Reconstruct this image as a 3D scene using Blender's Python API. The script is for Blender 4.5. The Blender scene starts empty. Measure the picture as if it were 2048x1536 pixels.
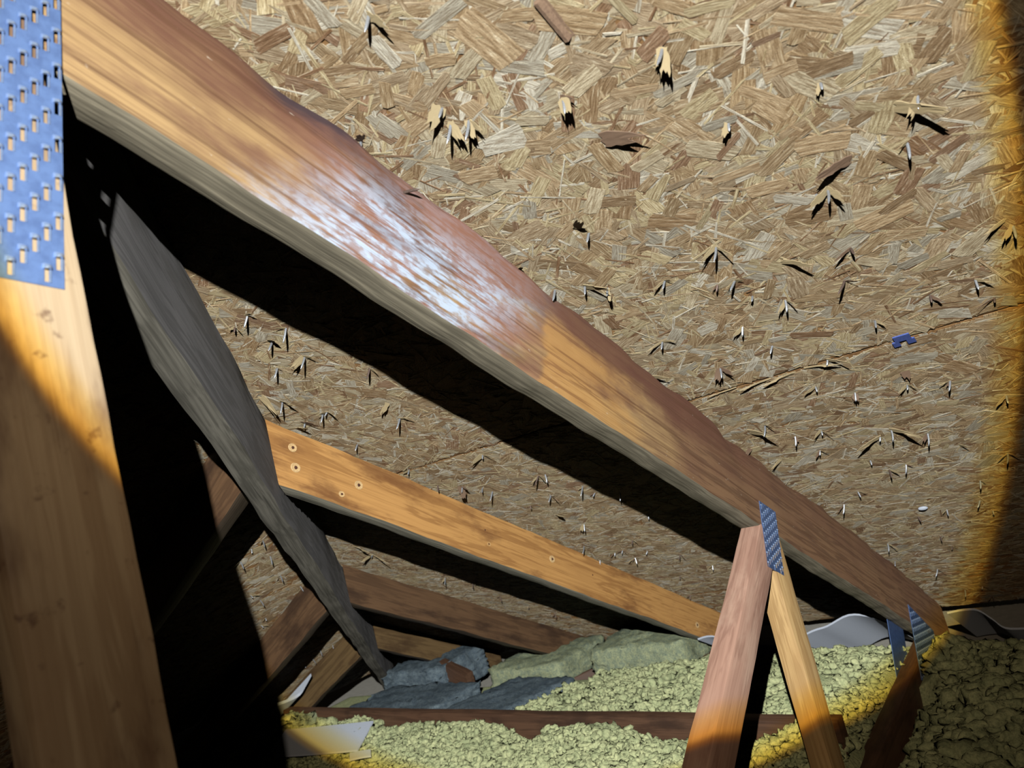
import bpy, bmesh, math, random
import numpy as np
from mathutils import Matrix, Vector

random.seed(7)
rng = np.random.default_rng(7)
scene = bpy.context.scene
C = scene.collection

# ------------------------------------------------------------------ camera, light, exposure
CZ = 0.80                                    # camera height above the attic floor
F = 1540.0                                   # focal length in pixels of the 2048 x 1536 frame
RIGHT = Vector((0.57399566, -0.77930722, -0.25141447))
UP = Vector((0.0447233, -0.27673669, 0.95990449))
BACK = Vector((-0.81763611, -0.5622251, -0.12399247))
cam = bpy.data.cameras.new('camera')
cam.sensor_width = 36.0
cam.lens = F / 2048 * 36
cam.clip_start = 0.02
cam.dof.use_dof = True
cam.dof.focus_distance = 1.15
cam.dof.aperture_fstop = 9.0
cam_o = bpy.data.objects.new('camera', cam)
R3 = Matrix((RIGHT, UP, BACK)).transposed()
cam_o.matrix_world = Matrix.Translation((0, 0, CZ)) @ R3.to_4x4()
C.objects.link(cam_o)
scene.camera = cam_o

world = bpy.data.worlds.new('world')
scene.world = world
world.use_nodes = True
world.node_tree.nodes['Background'].inputs[0].default_value = (0.5, 0.42, 0.3, 1)
world.node_tree.nodes['Background'].inputs[1].default_value = 0.009

LAMP = Vector((-0.160, -0.086, 0.262 + CZ))
AXIS = Vector((0.8591, 0.5117, 0.0098)).normalized()


# one hand torch: even cool disc, yellow-orange fringe where the lens cuts off, weak warm spill around it
torch = bpy.data.lights.new('torch', 'SPOT')
torch.energy = 86
torch.spot_size = math.radians(160)
torch.spot_blend = 0.3
torch.shadow_soft_size = 0.0035
torch.use_nodes = True
_t = torch.node_tree
_em = _t.nodes['Emission']
_fo = _t.nodes.new('ShaderNodeLightFalloff')
_fo.inputs['Strength'].default_value = 1.0
_tc = _t.nodes.new('ShaderNodeTexCoord')
_sp = _t.nodes.new('ShaderNodeSeparateXYZ')
_t.links.new(_tc.outputs['Normal'], _sp.inputs[0])
_ab = _t.nodes.new('ShaderNodeMath'); _ab.operation = 'ABSOLUTE'
_t.links.new(_sp.outputs[2], _ab.inputs[0])
_ac = _t.nodes.new('ShaderNodeMath'); _ac.operation = 'ARCCOSINE'
_t.links.new(_ab.outputs[0], _ac.inputs[0])
_mr = _t.nodes.new('ShaderNodeMath'); _mr.operation = 'DIVIDE'
_t.links.new(_ac.outputs[0], _mr.inputs[0]); _mr.inputs[1].default_value = math.radians(80)
_cr = _t.nodes.new('ShaderNodeValToRGB')
_t.links.new(_mr.outputs[0], _cr.inputs[0])
PROFILE = [(0.0, (0.95, 0.99, 1.0)), (26.2, (0.93, 0.95, 0.93)), (27.0, (0.94, 0.80, 0.40)), (27.9, (0.88, 0.56, 0.11)), (28.1, (0.30, 0.17, 0.05)), (28.35, (0.105, 0.086, 0.064)), (34.0, (0.062, 0.050, 0.037)), (46.0, (0.044, 0.036, 0.027)), (75.0, (0.005, 0.004, 0.003))]
_el = _cr.color_ramp.elements
while len(_el) < len(PROFILE): _el.new(0.5)
for _e, (_d, _c) in zip(_el, PROFILE):
    _e.position = _d / 80; _e.color = (*_c, 1)
_t.links.new(_cr.outputs[0], _em.inputs['Color'])
_pw = _t.nodes.new('ShaderNodeMath'); _pw.operation = 'POWER'
_t.links.new(_fo.outputs['Linear'], _pw.inputs[0]); _pw.inputs[1].default_value = 1.22
_t.links.new(_pw.outputs[0], _em.inputs['Strength'])
torch_o = bpy.data.objects.new('torch', torch)
torch_o.location = LAMP
torch_o.rotation_euler = AXIS.to_track_quat('-Z', 'Y').to_euler()
C.objects.link(torch_o)
scene.cycles.max_bounces = 3
scene.cycles.diffuse_bounces = 0

scene.view_settings.view_transform = 'Standard'
scene.view_settings.look = 'None'
scene.view_settings.gamma = 1.0
scene.view_settings.use_curve_mapping = False
scene.view_settings.exposure = 0.0

# ------------------------------------------------------------------ frames of the place
TH = math.atan(0.5)
cs, sn = math.cos(TH), math.sin(TH)
DK = 0.58                                    # distance of the near roof slope from the camera
N1 = Vector((sn, 0, cs))                     # outward normal of the near slope
D1 = Vector((cs, 0, -sn))                    # down the near slope
EY = Vector((0, 1, 0))
CAM = Vector((0, 0, CZ))
N2 = Vector((0, sn, cs))                     # hip end slope
D2 = Vector((0, cs, -sn))
K2 = 0.794 * cs


def W(x, y, z):                              # heights are written relative to the lens
    return Vector((x, y, z + CZ))


def ray(px, py):
    return RIGHT * ((px - 1024) / F) - UP * ((py - 768) / F) - BACK


def on_plane(px, py, n, k):
    r = ray(px, py)
    return CAM + r * (k / n.dot(r))


def on_deck(px, py, off=0.0):
    return on_plane(px, py, N1, DK - off)


def on_deck2(px, py, off=0.0):
    return on_plane(px, py, N2, K2 - off)


# ------------------------------------------------------------------ object helpers
def put(o, parent=None):
    C.objects.link(o)
    if parent is not None:
        o.parent = parent
        o.matrix_parent_inverse = world_of(parent).inverted()
    return o


_w = {}


def world_of(o):
    return _w.get(o.name, Matrix.Identity(4))


def empty(name, loc, label=None, cat=None, group=None, kind=None):
    o = bpy.data.objects.new(name, None)
    o.empty_display_size = 0.05
    o.location = loc
    C.objects.link(o)
    _w[o.name] = Matrix.Translation(loc)
    tag(o, label, cat, group, kind)
    return o


def tag(o, label=None, cat=None, group=None, kind=None):
    if label: o['label'] = label
    if cat: o['category'] = cat
    if group: o['group'] = group
    if kind: o['kind'] = kind
    return o


def mesh_obj(name, me, mat, parent=None, matrix=None):
    """matrix is the object's place in the world"""
    if mat is not None and not me.materials:
        me.materials.append(mat)
    o = bpy.data.objects.new(name, me)
    m = matrix if matrix is not None else Matrix.Identity(4)
    o.matrix_world = m
    put(o, parent)
    if parent is not None:
        o.matrix_basis = m
    _w[o.name] = m
    return o


def bm_mesh(name, bm, smooth=None):
    me = bpy.data.meshes.new(name)
    bmesh.ops.recalc_face_normals(bm, faces=bm.faces)
    bm.to_mesh(me)
    bm.free()
    if smooth is not None:
        for p in me.polygons: p.use_smooth = True
        me.set_sharp_from_angle(angle=math.radians(smooth))
    return me


def np_mesh(name, verts, faces, smooth=False):
    """all faces have the same number of corners"""
    verts = np.asarray(verts, np.float32)
    faces = np.asarray(faces, np.int32)
    k = faces.shape[1]
    me = bpy.data.meshes.new(name)
    me.vertices.add(len(verts))
    me.vertices.foreach_set('co', verts.ravel())
    me.loops.add(faces.size)
    me.loops.foreach_set('vertex_index', faces.ravel())
    me.polygons.add(len(faces))
    me.polygons.foreach_set('loop_start', np.arange(0, faces.size, k, dtype=np.int32))
    me.update(calc_edges=True)
    me.polygons.foreach_set('use_smooth', np.full(len(faces), smooth))
    return me


# ------------------------------------------------------------------ materials
def lin(r, g, b):
    f = lambda v: (v / 255 / 12.92) if v / 255 <= 0.04045 else ((v / 255 + 0.055) / 1.055) ** 2.4
    return (f(r), f(g), f(b), 1.0)


class NT:
    def __init__(self, name):
        self.m = bpy.data.materials.new(name)
        self.m.use_nodes = True
        self.t = self.m.node_tree
        self.b = self.t.nodes['Principled BSDF']

    def n(self, typ, **kw):
        x = self.t.nodes.new(typ)
        for k, v in kw.items(): setattr(x, k, v)
        return x

    def l(self, a, b): self.t.links.new(a, b)

    def val(self, sock, v):
        if isinstance(v, (int, float, tuple, list)): sock.default_value = v
        else: self.l(v, sock)

    def math(self, op, a, b=0.0, c=0.0, clamp=False):
        x = self.n('ShaderNodeMath', operation=op, use_clamp=clamp)
        self.val(x.inputs[0], a); self.val(x.inputs[1], b)
        if op in ('MULTIPLY_ADD', 'SMOOTH_MIN'): self.val(x.inputs[2], c)
        return x.outputs[0]

    def mix(self, f, a, b, mode='MIX'):
        x = self.n('ShaderNodeMix', data_type='RGBA', blend_type=mode)
        self.val(x.inputs[0], f); self.val(x.inputs[6], a); self.val(x.inputs[7], b)
        return x.outputs[2]

    def noise(self, vec, scale, detail=3.0, rough=0.55, dist=0.0):
        x = self.n('ShaderNodeTexNoise')
        if vec is not None: self.l(vec, x.inputs['Vector'])
        x.inputs['Scale'].default_value = scale
        x.inputs['Detail'].default_value = detail
        x.inputs['Roughness'].default_value = rough
        x.inputs['Distortion'].default_value = dist
        return x.outputs[0]

    def ramp(self, v, lo, hi, a=0.0, b=1.0):
        x = self.n('ShaderNodeMapRange', interpolation_type='SMOOTHSTEP')
        self.val(x.inputs[0], v)
        x.inputs[1].default_value = lo; x.inputs[2].default_value = hi
        x.inputs[3].default_value = a; x.inputs[4].default_value = b
        return x.outputs[0]

    def mapping(self, vec, scale=(1, 1, 1), loc=(0, 0, 0)):
        x = self.n('ShaderNodeMapping')
        self.l(vec, x.inputs[0])
        x.inputs['Scale'].default_value = scale
        x.inputs['Location'].default_value = loc
        return x.outputs[0]

    def bump(self, h, strength=0.3, dist=0.001):
        x = self.n('ShaderNodeBump')
        x.inputs['Strength'].default_value = strength
        x.inputs['Distance'].default_value = dist
        self.l(h, x.inputs['Height'])
        self.l(x.outputs[0], self.b.inputs['Normal'])

    def done(self, col=None, rough=0.7, metal=0.0, spec=None, dr=0.35):
        if col is not None: self.val(self.b.inputs['Base Color'], col)
        self.val(self.b.inputs['Roughness'], rough)
        self.b.inputs['Metallic'].default_value = metal
        if spec is not None: self.b.inputs['Specular IOR Level'].default_value = spec
        if 'Diffuse Roughness' in self.b.inputs and metal == 0.0: self.b.inputs['Diffuse Roughness'].default_value = dr
        return self.m


def wood(name, base, dark, stain, stain_amt=0.5, under=None, rough=0.6, seed=0.0, ring=26.0, extra=None, spots=0.0, spec=0.35):
    """Sawn timber: the grain runs along the object's own x axis."""
    t = NT(name)
    tc = t.n('ShaderNodeTexCoord')
    P = tc.outputs['Object']
    warp = t.noise(t.mapping(P, (1.3, 5, 5), (seed, seed * 2, 0)), 1.5, 2)
    gv = t.mapping(P, (1.1, ring, ring), (seed * 3, seed, seed))
    g1 = t.noise(gv, 2.2, 4, 0.6, 0.6)
    rings = t.math('SINE', t.math('MULTIPLY_ADD', g1, 26.0, t.math('MULTIPLY', warp, 9.0)))
    rings = t.ramp(rings, -0.3, 1.0)
    fine = t.noise(t.mapping(P, (4, 220, 220), (seed, 0, seed)), 1.0, 3, 0.6)
    col = t.mix(t.math('MULTIPLY', rings, 0.55), base, dark)
    col = t.mix(t.ramp(fine, 0.35, 0.75, 0.0, 0.45), col, dark)
    blot = t.noise(t.mapping(P, (5.5, 17, 17), (seed * 5, 3, seed)), 1.0, 5, 0.62)
    col = t.mix(t.ramp(blot, 0.55 - 0.16 * stain_amt, 0.72 - 0.1 * stain_amt, 0.0, min(1.0, 0.45 + stain_amt * 0.5)), col, stain)
    if spots:
        sp = t.noise(t.mapping(P, (60, 60, 60), (seed, 7, 1)), 1.0, 3, 0.6)
        col = t.mix(t.ramp(sp, 0.62, 0.74, 0.0, spots), col, stain)
    if extra is not None:
        col = extra(t, P, col, fine, rings, blot)
    if under is not None:
        sep = t.n('ShaderNodeSeparateXYZ'); t.l(tc.outputs['Normal'], sep.inputs[0])
        um = t.ramp(sep.outputs[2], -0.75, -0.45, 1.0, 0.0)
        ucol = t.mix(t.ramp(fine, 0.3, 0.7), under, tuple(c * 0.42 for c in under[:3]) + (1,))
        ub = t.noise(t.mapping(P, (9, 30, 30), (seed, 1, 2)), 1.0, 4)
        ucol = t.mix(t.ramp(ub, 0.5, 0.68, 0, 0.8), ucol, tuple(c * 0.5 for c in under[:3]) + (1,))
        col = t.mix(um, col, ucol)
    hgt = t.math('ADD', t.math('MULTIPLY', rings, 0.5), fine)
    t.bump(hgt, 0.35, 0.0012)
    t.b.inputs['Specular IOR Level'].default_value = spec
    return t.done(col, rough)


def chord_extra(t, P, col, fine, rings, blot):
    """The long sloping chord: bleached frost-white bloom in its middle, purple-brown stain along the waney edge, brown further down."""
    s = t.n('ShaderNodeSeparateXYZ'); t.l(P, s.inputs[0])
    x, y, z = s.outputs
    n1 = t.noise(t.mapping(P, (9, 26, 26)), 1.0, 4, 0.6)
    # dull brown wood over the lower half
    brown = t.math('MULTIPLY', t.ramp(t.math('MULTIPLY_ADD', n1, 0.35, x), 0.95, 1.2), 0.88)
    col = t.mix(brown, col, t.mix(t.ramp(rings, 0, 1, 0, 0.6), lin(128, 96, 72), lin(88, 64, 50)))
    # purple brown stain near the roof edge and round the bloom
    edge = t.ramp(t.math('MULTIPLY_ADD', n1, 0.14, z), 0.035, 0.115)
    near = t.ramp(x, 1.0, 1.5, 1.0, 0.35)
    col = t.mix(t.math('MULTIPLY', t.math('MULTIPLY', edge, near), 0.85), col, lin(104, 68, 56))
    mid = t.math('MULTIPLY', t.ramp(x, 0.17, 0.36), t.ramp(x, 0.52, 0.68, 1.0, 0.0))
    n2 = t.noise(t.mapping(P, (7, 14, 14), (3, 1, 2)), 1.0, 4, 0.6)
    purp = t.math('MULTIPLY', mid, t.ramp(n2, 0.36, 0.52))
    col = t.mix(t.math('MULTIPLY', purp, 0.85), col, lin(150, 106, 88))
    # bloom
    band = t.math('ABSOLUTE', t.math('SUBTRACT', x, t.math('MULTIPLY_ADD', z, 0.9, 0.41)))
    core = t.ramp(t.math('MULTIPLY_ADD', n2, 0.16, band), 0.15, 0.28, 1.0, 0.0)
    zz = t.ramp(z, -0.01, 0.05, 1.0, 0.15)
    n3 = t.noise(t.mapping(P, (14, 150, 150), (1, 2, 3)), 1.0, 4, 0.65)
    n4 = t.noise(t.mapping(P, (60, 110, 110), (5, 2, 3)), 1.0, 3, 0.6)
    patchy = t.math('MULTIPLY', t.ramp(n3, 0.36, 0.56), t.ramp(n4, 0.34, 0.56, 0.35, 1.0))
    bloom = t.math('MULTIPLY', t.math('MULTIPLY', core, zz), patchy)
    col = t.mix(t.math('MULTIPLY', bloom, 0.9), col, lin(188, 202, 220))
    ln = t.noise(t.mapping(P, (1.6, 190, 190), (4, 1, 6)), 1.0, 3, 0.6)
    col = t.mix(t.ramp(ln, 0.52, 0.64, 0, 0.5), col, lin(92, 62, 44))
    # dark stains at the top
    n5 = t.noise(t.mapping(P, (5, 30, 30), (9, 2, 3)), 1.0, 4, 0.6)
    ds = t.math('MULTIPLY', t.ramp(n5, 0.56, 0.68), t.ramp(x, 0.0, 0.5, 1.0, 0.5))
    col = t.mix(t.math('MULTIPLY', ds, 0.7), col, lin(92, 64, 58))
    nn = t.math('MULTIPLY', t.math('MULTIPLY', t.ramp(x, 0.17, 0.22), t.ramp(x, 0.27, 0.32, 1.0, 0.0)), t.ramp(t.math('MULTIPLY_ADD', n1, 0.06, z), 0.062, 0.085))
    col = t.mix(t.math('MULTIPLY', nn, 0.9), col, lin(66, 54, 60))
    op = t.math('MULTIPLY', t.ramp(t.math('MULTIPLY_ADD', n2, 0.12, x), 0.655, 0.67), t.ramp(t.math('MULTIPLY_ADD', n1, 0.3, x), 0.86, 1.0, 1.0, 0.0))
    op = t.math('MULTIPLY', op, t.ramp(t.math('MULTIPLY_ADD', n1, 0.05, z), 0.03, 0.06, 1.0, 0.0))
    col = t.mix(t.math('MULTIPLY', op, 0.6), col, t.mix(t.ramp(rings, 0, 1, 0, 0.7), lin(196, 146, 84), lin(140, 94, 52)))
    # pale flecks
    n6 = t.noise(t.mapping(P, (70, 160, 160), (2, 2, 8)), 1.0, 3)
    col = t.mix(t.ramp(n6, 0.69, 0.75, 0, 0.45), col, lin(205, 190, 170))
    return col


M = {}
M['chord'] = wood('chord_wood', lin(172, 140, 97), lin(116, 87, 60), lin(112, 78, 62), 0.75, under=lin(146, 136, 116), seed=1.0, ring=30, extra=chord_extra)
M['post'] = wood('post_wood', lin(188, 165, 134), lin(156, 128, 98), lin(108, 80, 62), 0.65, seed=2.3, ring=8, spots=0.75)
M['web_red'] = wood('web_red_wood', lin(186, 146, 126), lin(144, 106, 90), lin(204, 170, 148), 0.35, seed=3.1, ring=12)
M['web_tan'] = wood('web_tan_wood', lin(212, 176, 122), lin(160, 122, 76), lin(190, 150, 98), 0.4, seed=4.7, ring=16)
M['honey'] = wood('honey_wood', lin(206, 154, 92), lin(146, 98, 54), lin(108, 66, 42), 0.35, under=lin(146, 140, 124), seed=5.9, ring=18)
M['brown'] = wood('brown_wood', lin(112, 84, 60), lin(78, 57, 42), lin(56, 40, 32), 0.5, under=lin(78, 66, 54), seed=7.2, ring=14)
M['brown_b'] = wood('olive_brown_wood', lin(120, 96, 64), lin(84, 64, 42), lin(70, 50, 34), 0.4, under=lin(78, 66, 54), seed=8.4, ring=14)
M['grey'] = wood('grey_wood', lin(108, 105, 104), lin(78, 76, 75), lin(88, 85, 82), 0.5, under=lin(126, 121, 110), seed=9.6, ring=16, rough=0.75, spec=0.2)
M['dark'] = wood('dark_wood', lin(102, 74, 56), lin(74, 52, 40), lin(58, 42, 34), 0.5, seed=11.0, ring=14)


def strand_material(name, per_object):
    t = NT(name)
    uv = t.n('ShaderNodeUVMap').outputs[0]
    if per_object:
        base = t.n('ShaderNodeObjectInfo').outputs['Color']
        rnd = t.n('ShaderNodeObjectInfo').outputs['Random']
        loc = t.n('ShaderNodeCombineXYZ')
        t.l(t.math('MULTIPLY', rnd, 37.0), loc.inputs[0]); t.l(t.math('MULTIPLY', rnd, 11.0), loc.inputs[1])
        add = t.n('ShaderNodeVectorMath', operation='ADD')
        t.l(uv, add.inputs[0]); t.l(loc.outputs[0], add.inputs[1])
        uv = add.outputs[0]
    else:
        base = t.n('ShaderNodeVertexColor', layer_name='Col').outputs[0]
    g = t.noise(t.mapping(uv, (45, 620, 1)), 1.0, 4, 0.7)
    sp = t.noise(t.mapping(uv, (420, 900, 1)), 1.0, 4, 0.7)
    col = t.mix(t.ramp(g, 0.40, 0.64, 0.0, 0.9), base, t.mix(1.0, base, (0.46, 0.38, 0.30, 1), 'MULTIPLY'))
    col = t.mix(t.ramp(sp, 0.55, 0.75, 0.0, 0.55), col, t.mix(1.0, base, (0.30, 0.22, 0.15, 1), 'MULTIPLY'))
    col = t.mix(t.ramp(g, 0.44, 0.30, 0.0, 0.7), col, lin(224, 212, 184))
    t.bump(t.math('ADD', g, sp), 0.8, 0.0016)
    return t.done(col, 0.62, spec=0.3, dr=1.0)


M['strand'] = strand_material('strand_wood', False)
M['strand_one'] = strand_material('strand_wood_single', True)


def osb_base():
    t = NT('osb_base')
    tc = t.n('ShaderNodeTexCoord')
    v = t.n('ShaderNodeTexVoronoi'); v.inputs['Scale'].default_value = 60
    t.l(t.mapping(tc.outputs['Object'], (1, 0.5, 1)), v.inputs['Vector'])
    nz = t.noise(tc.outputs['Object'], 240, 4)
    col = t.mix(v.outputs['Distance'], lin(150, 116, 76), lin(112, 80, 52))
    col = t.mix(t.ramp(nz, 0.4, 0.7, 0, 0.6), col, lin(92, 66, 42))
    t.bump(nz, 0.6, 0.001)
    return t.done(col, 0.75, spec=0.2, dr=1.0)


M['osb'] = osb_base()


def plain(name, col, rough=0.6, metal=0.0, scale=200.0, amt=0.25, col2=None, bump=0.2):
    t = NT(name)
    tc = t.n('ShaderNodeTexCoord')
    nz = t.noise(tc.outputs['Object'], scale, 4, 0.6)
    c2 = col2 or tuple(c * 0.5 for c in col[:3]) + (1,)
    t.bump(nz, bump, 0.001)
    return t.done(t.mix(t.ramp(nz, 0.35, 0.7, 0, amt), col, c2), rough, metal)


M['plate'] = plain('galvanised_plate', lin(118, 148, 204), 0.45, 0.5, 90, 0.6, lin(88, 112, 164), 0.08)
M['tooth'] = plain('plate_tooth', lin(190, 212, 245), 0.28, 0.7, 200, 0.3, lin(90, 110, 160), 0.1)
M['nail'] = plain('bright_nail', lin(206, 210, 216), 0.35, 0.6, 900, 0.5, lin(110, 100, 90), 0.2)
M['nail_dull'] = plain('dull_nail', lin(120, 100, 90), 0.5, 0.4, 900, 0.6, lin(70, 50, 40), 0.2)
M['splinter'] = plain('fresh_splinter', lin(196, 178, 138), 0.7, 0, 420, 0.9, lin(140, 112, 78), 0.4)
M['splinter_b'] = plain('brown_splinter', lin(138, 112, 90), 0.65, 0, 400, 0.6, lin(104, 80, 66), 0.4)
M['clip'] = plain('blue_clip', lin(112, 132, 214), 0.35, 0.4, 300, 0.3, None, 0.1)
M['foam'] = plain('white_foam', lin(200, 206, 218), 0.55, 0, 300, 0.2, lin(170, 176, 190), 0.15)
M['knot'] = plain('pale_knot', lin(226, 192, 138), 0.6, 0, 400, 0.5, lin(170, 120, 76), 0.2)
M['knot_core'] = plain('dark_knot', lin(92, 58, 44), 0.6, 0, 400, 0.5, None, 0.2)
M['gypsum'] = plain('gypsum_board', lin(170, 165, 155), 0.9, 0, 60, 0.3)


def wool(name, a, b, c, scale=1.0):
    t = NT(name)
    tc = t.n('ShaderNodeTexCoord')
    P = tc.outputs['Object']
    n1 = t.noise(P, 45 * scale, 3, 0.6)
    n2 = t.noise(P, 160 * scale, 4, 0.65)
    n3 = t.noise(P, 7, 3, 0.5)
    col = t.mix(t.ramp(n1, 0.35, 0.65), a, b)
    col = t.mix(t.ramp(n2, 0.40, 0.72, 0, 0.7), col, c)
    col = t.mix(t.ramp(n3, 0.55, 0.7, 0, 0.45), col, c)
    t.bump(n2, 0.9, 0.004)
    return t.done(col, 0.95, spec=0.05, dr=0.1)


M['wool'] = wool('yellow_wool', lin(220, 222, 168), lin(198, 204, 154), lin(140, 150, 112))
M['batt'] = wool('dusty_batt', lin(190, 194, 150), lin(156, 166, 138), lin(108, 120, 114), 1.6)
M['batt_grey'] = wool('grey_batt', lin(132, 146, 152), lin(104, 118, 128), lin(76, 88, 98), 1.6)

# ------------------------------------------------------------------ timber builder
def beam(name, p0, xdir, zdir, width, depth, ends, mat, parent=None, seg=40, round_=0.004, wobble=0.0008, wane=None, seed=0):
    """A sawn board. p0 is the middle of its near/upper edge line; local x runs along it, local z is its depth direction (p0 on top),
    local y its thickness, centred. ends: two (point, normal) planes that cut it."""
    x = xdir.normalized(); z = (zdir - x * zdir.dot(x)).normalized(); y = z.cross(x)
    w2 = width / 2
    r = round_
    prof = []
    for (cy, cz, a0) in ((-w2 + r, -r, 90), (-w2 + r, -depth + r, 180), (w2 - r, -depth + r, 270), (w2 - r, -r, 0)):
        for k in range(3):
            a = math.radians(a0 + k * 45)
            prof.append((cy + r * math.cos(a), cz + r * math.sin(a)))
    rr = random.Random(seed)
    ph = [rr.uniform(0, 6.28) for _ in range(8)]
    bm = bmesh.new()
    rings = []
    cut = []
    for (py, pz) in prof:
        o = p0 + y * py + z * pz
        cut.append(tuple((q - o).dot(n) / x.dot(n) for q, n in ends))
    xm = sum(c[0] for c in cut) / len(cut)
    mid = depth / 2
    org = p0 - z * mid + x * xm
    for i in range(seg + 1):
        f = i / seg
        ring = []
        for j, (py, pz) in enumerate(prof):
            t = cut[j][0] * (1 - f) + cut[j][1] * f
            dy = wobble * (math.sin(t * 9 + ph[0]) + 0.6 * math.sin(t * 31 + ph[1] + j * 0.3))
            dz = wobble * (math.sin(t * 11 + ph[2]) + 0.6 * math.sin(t * 37 + ph[3]) + 0.4 * math.sin(t * 83 + ph[4]))
            qy, qz = py + dy, pz + dz
            if wane is not None and j in (0, 1, 2):
                wy, wz = wane(t - xm)
                k = (0, 0.45, 1.0)[j]
                # the waney corner: a slanting chamfer of varying size
                qy = py + wy * (1 - k); qz = pz - wz * k
            P = p0 + y * qy + z * qz + x * t
            d = P - org
            ring.append(bm.verts.new((d.dot(x), d.dot(y), d.dot(z))))
        rings.append(ring)
    n = len(prof)
    for i in range(seg):
        for j in range(n):
            bm.faces.new((rings[i][j], rings[i][(j + 1) % n], rings[i + 1][(j + 1) % n], rings[i + 1][j]))
    bm.faces.new(rings[0][::-1]); bm.faces.new(rings[-1])
    me = bm_mesh(name, bm, 35)
    mw = Matrix((x, y, z)).transposed().to_4x4()
    mw.translation = org
    return mesh_obj(name, me, mat, parent, mw)


# ------------------------------------------------------------------ the setting
def slab(name, poly, nrm, thick, mat, parent, uv=None):
    bm = bmesh.new()
    a = [bm.verts.new(p) for p in poly]
    b = [bm.verts.new(Vector(p) + nrm * thick) for p in poly]
    bm.faces.new(a); bm.faces.new(b[::-1])
    for i in range(len(a)):
        j = (i + 1) % len(a)
        bm.faces.new((a[i], a[j], b[j], b[i]))
    return mesh_obj(name, bm_mesh(name, bm), mat, parent)


floor = slab('floor', [W(-1.2, -1.2, -0.775), W(3.1, -1.2, -0.775), W(3.1, 3.3, -0.775), W(-1.2, 3.3, -0.775)], Vector((0, 0, -1)), 0.0127, M['gypsum'], None)
tag(floor, 'gypsum ceiling board under the insulation', kind='structure')

O1 = CAM + N1 * DK
O2 = CAM + N2 * K2


def dk(a, b, c=0.0):                         # a down the near slope, b along it, c into the attic
    return O1 + D1 * a + EY * b - N1 * c


def dk2(a, b, c=0.0):                        # a down the hip end slope, b along x
    return O2 + D2 * a + Vector((b, 0, 0)) - N2 * c


def hip_a(b):                                # where the hip cuts the near slope at a given y
    return ((b - 0.288) - sn * DK) / cs


RIDGE_A = (0.2185 - sn * DK) / cs
EAVE_A = 2.75
deck = empty('roof_deck', O1, 'oriented strand board roof slope filling the right and centre of the view', kind='structure')
deck2 = empty('roof_deck', O2, 'dim strand board slope of the hip end beyond the grey hip rafter', kind='structure')
SEAM_R, SEAM_L, YJ = 1.033, 0.985, 0.502
G = 0.0026


def ridge_clip(y0, y1, a0, a1):
    """corners of a sheet between two y, two a, cut by hip line; in (a, b)"""
    pts = [(a0, y0), (a1, y0), (a1, y1), (a0, y1)]
    out = []
    for i in range(4):
        p, q = pts[i], pts[(i + 1) % 4]
        fp, fq = p[0] - hip_a(p[1]), q[0] - hip_a(q[1])
        if fp >= 0: out.append(p)
        if (fp >= 0) != (fq >= 0):
            t = fp / (fp - fq)
            out.append((p[0] + (q[0] - p[0]) * t, p[1] + (q[1] - p[1]) * t))
    return out


SHEETS = []
for (y0, y1, a0, a1) in ((-1.0, YJ - G, RIDGE_A, SEAM_R - G), (-1.0, YJ - G, SEAM_R + G, 2.23), (-1.0, YJ - G, 2.23 + 2 * G, EAVE_A),
                         (YJ + G, 3.05, RIDGE_A, SEAM_L - G), (YJ + G, 3.05, SEAM_L + G, 2.2), (YJ + G, 3.05, 2.2 + 2 * G, EAVE_A)):
    poly = ridge_clip(y0, y1, a0, a1)
    s = slab('osb_sheet', [dk(*p) for p in poly], N1, 0.0115, M['osb'], deck)
    SHEETS.append((s, poly))
backing = slab('roof_felt', [dk(RIDGE_A, -1.0, -0.0118), dk(EAVE_A, -1.0, -0.0118), dk(EAVE_A, 3.05, -0.0118), dk(hip_a(3.05), 3.05, -0.0118), dk(hip_a(YJ), YJ, -0.0118), dk(RIDGE_A, YJ - 0.02, -0.0118)],
               N1, 0.003, plain('black_felt', (0.01, 0.01, 0.01, 1), 0.9), deck)
# hip end sheets (x, a)
def hip2_b(a):                               # hip line on the end slope: x as a function of a
    y = cs * a + sn * K2
    return y - 0.288


A2 = [0.52, 1.35, 2.55]
A2_ = (YJ - sn * K2) / cs
SHEETS2 = []
for a0, a1 in ((A2_, 1.02), (1.02 + G, 2.1), (2.1 + G, 3.0)):
    poly = [(a0, -0.7), (a1, -0.7), (a1, hip2_b(a1)), (a0, hip2_b(a0))]
    s = slab('osb_sheet', [dk2(*p) for p in poly], N2, 0.0115, M['osb'], deck2)
    SHEETS2.append((s, poly))

# ------------------------------------------------------------------ strands
PAL = np.array([lin(*c)[:3] for c in ((182, 158, 124), (170, 146, 112), (156, 130, 98), (192, 177, 148), (180, 171, 152), (194, 177, 140), (154, 124, 97), (178, 157, 127), (140, 110, 82), (206, 198, 180))])
PW = np.array([.18, .17, .11, .13, .11, .13, .05, .13, .02, .07]); PW = PW / PW.sum()


def inside(poly, P):
    res = np.zeros(len(P), bool)
    n = len(poly)
    for i in range(n):
        x0, y0 = poly[i]; x1, y1 = poly[(i + 1) % n]
        c_ = ((y0 > P[:, 1]) != (y1 > P[:, 1]))
        with np.errstate(divide='ignore', invalid='ignore'):
            xi = (x1 - x0) * (P[:, 1] - y0) / (y1 - y0) + x0
        res ^= c_ & (P[:, 0] < xi)
    return res


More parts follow.
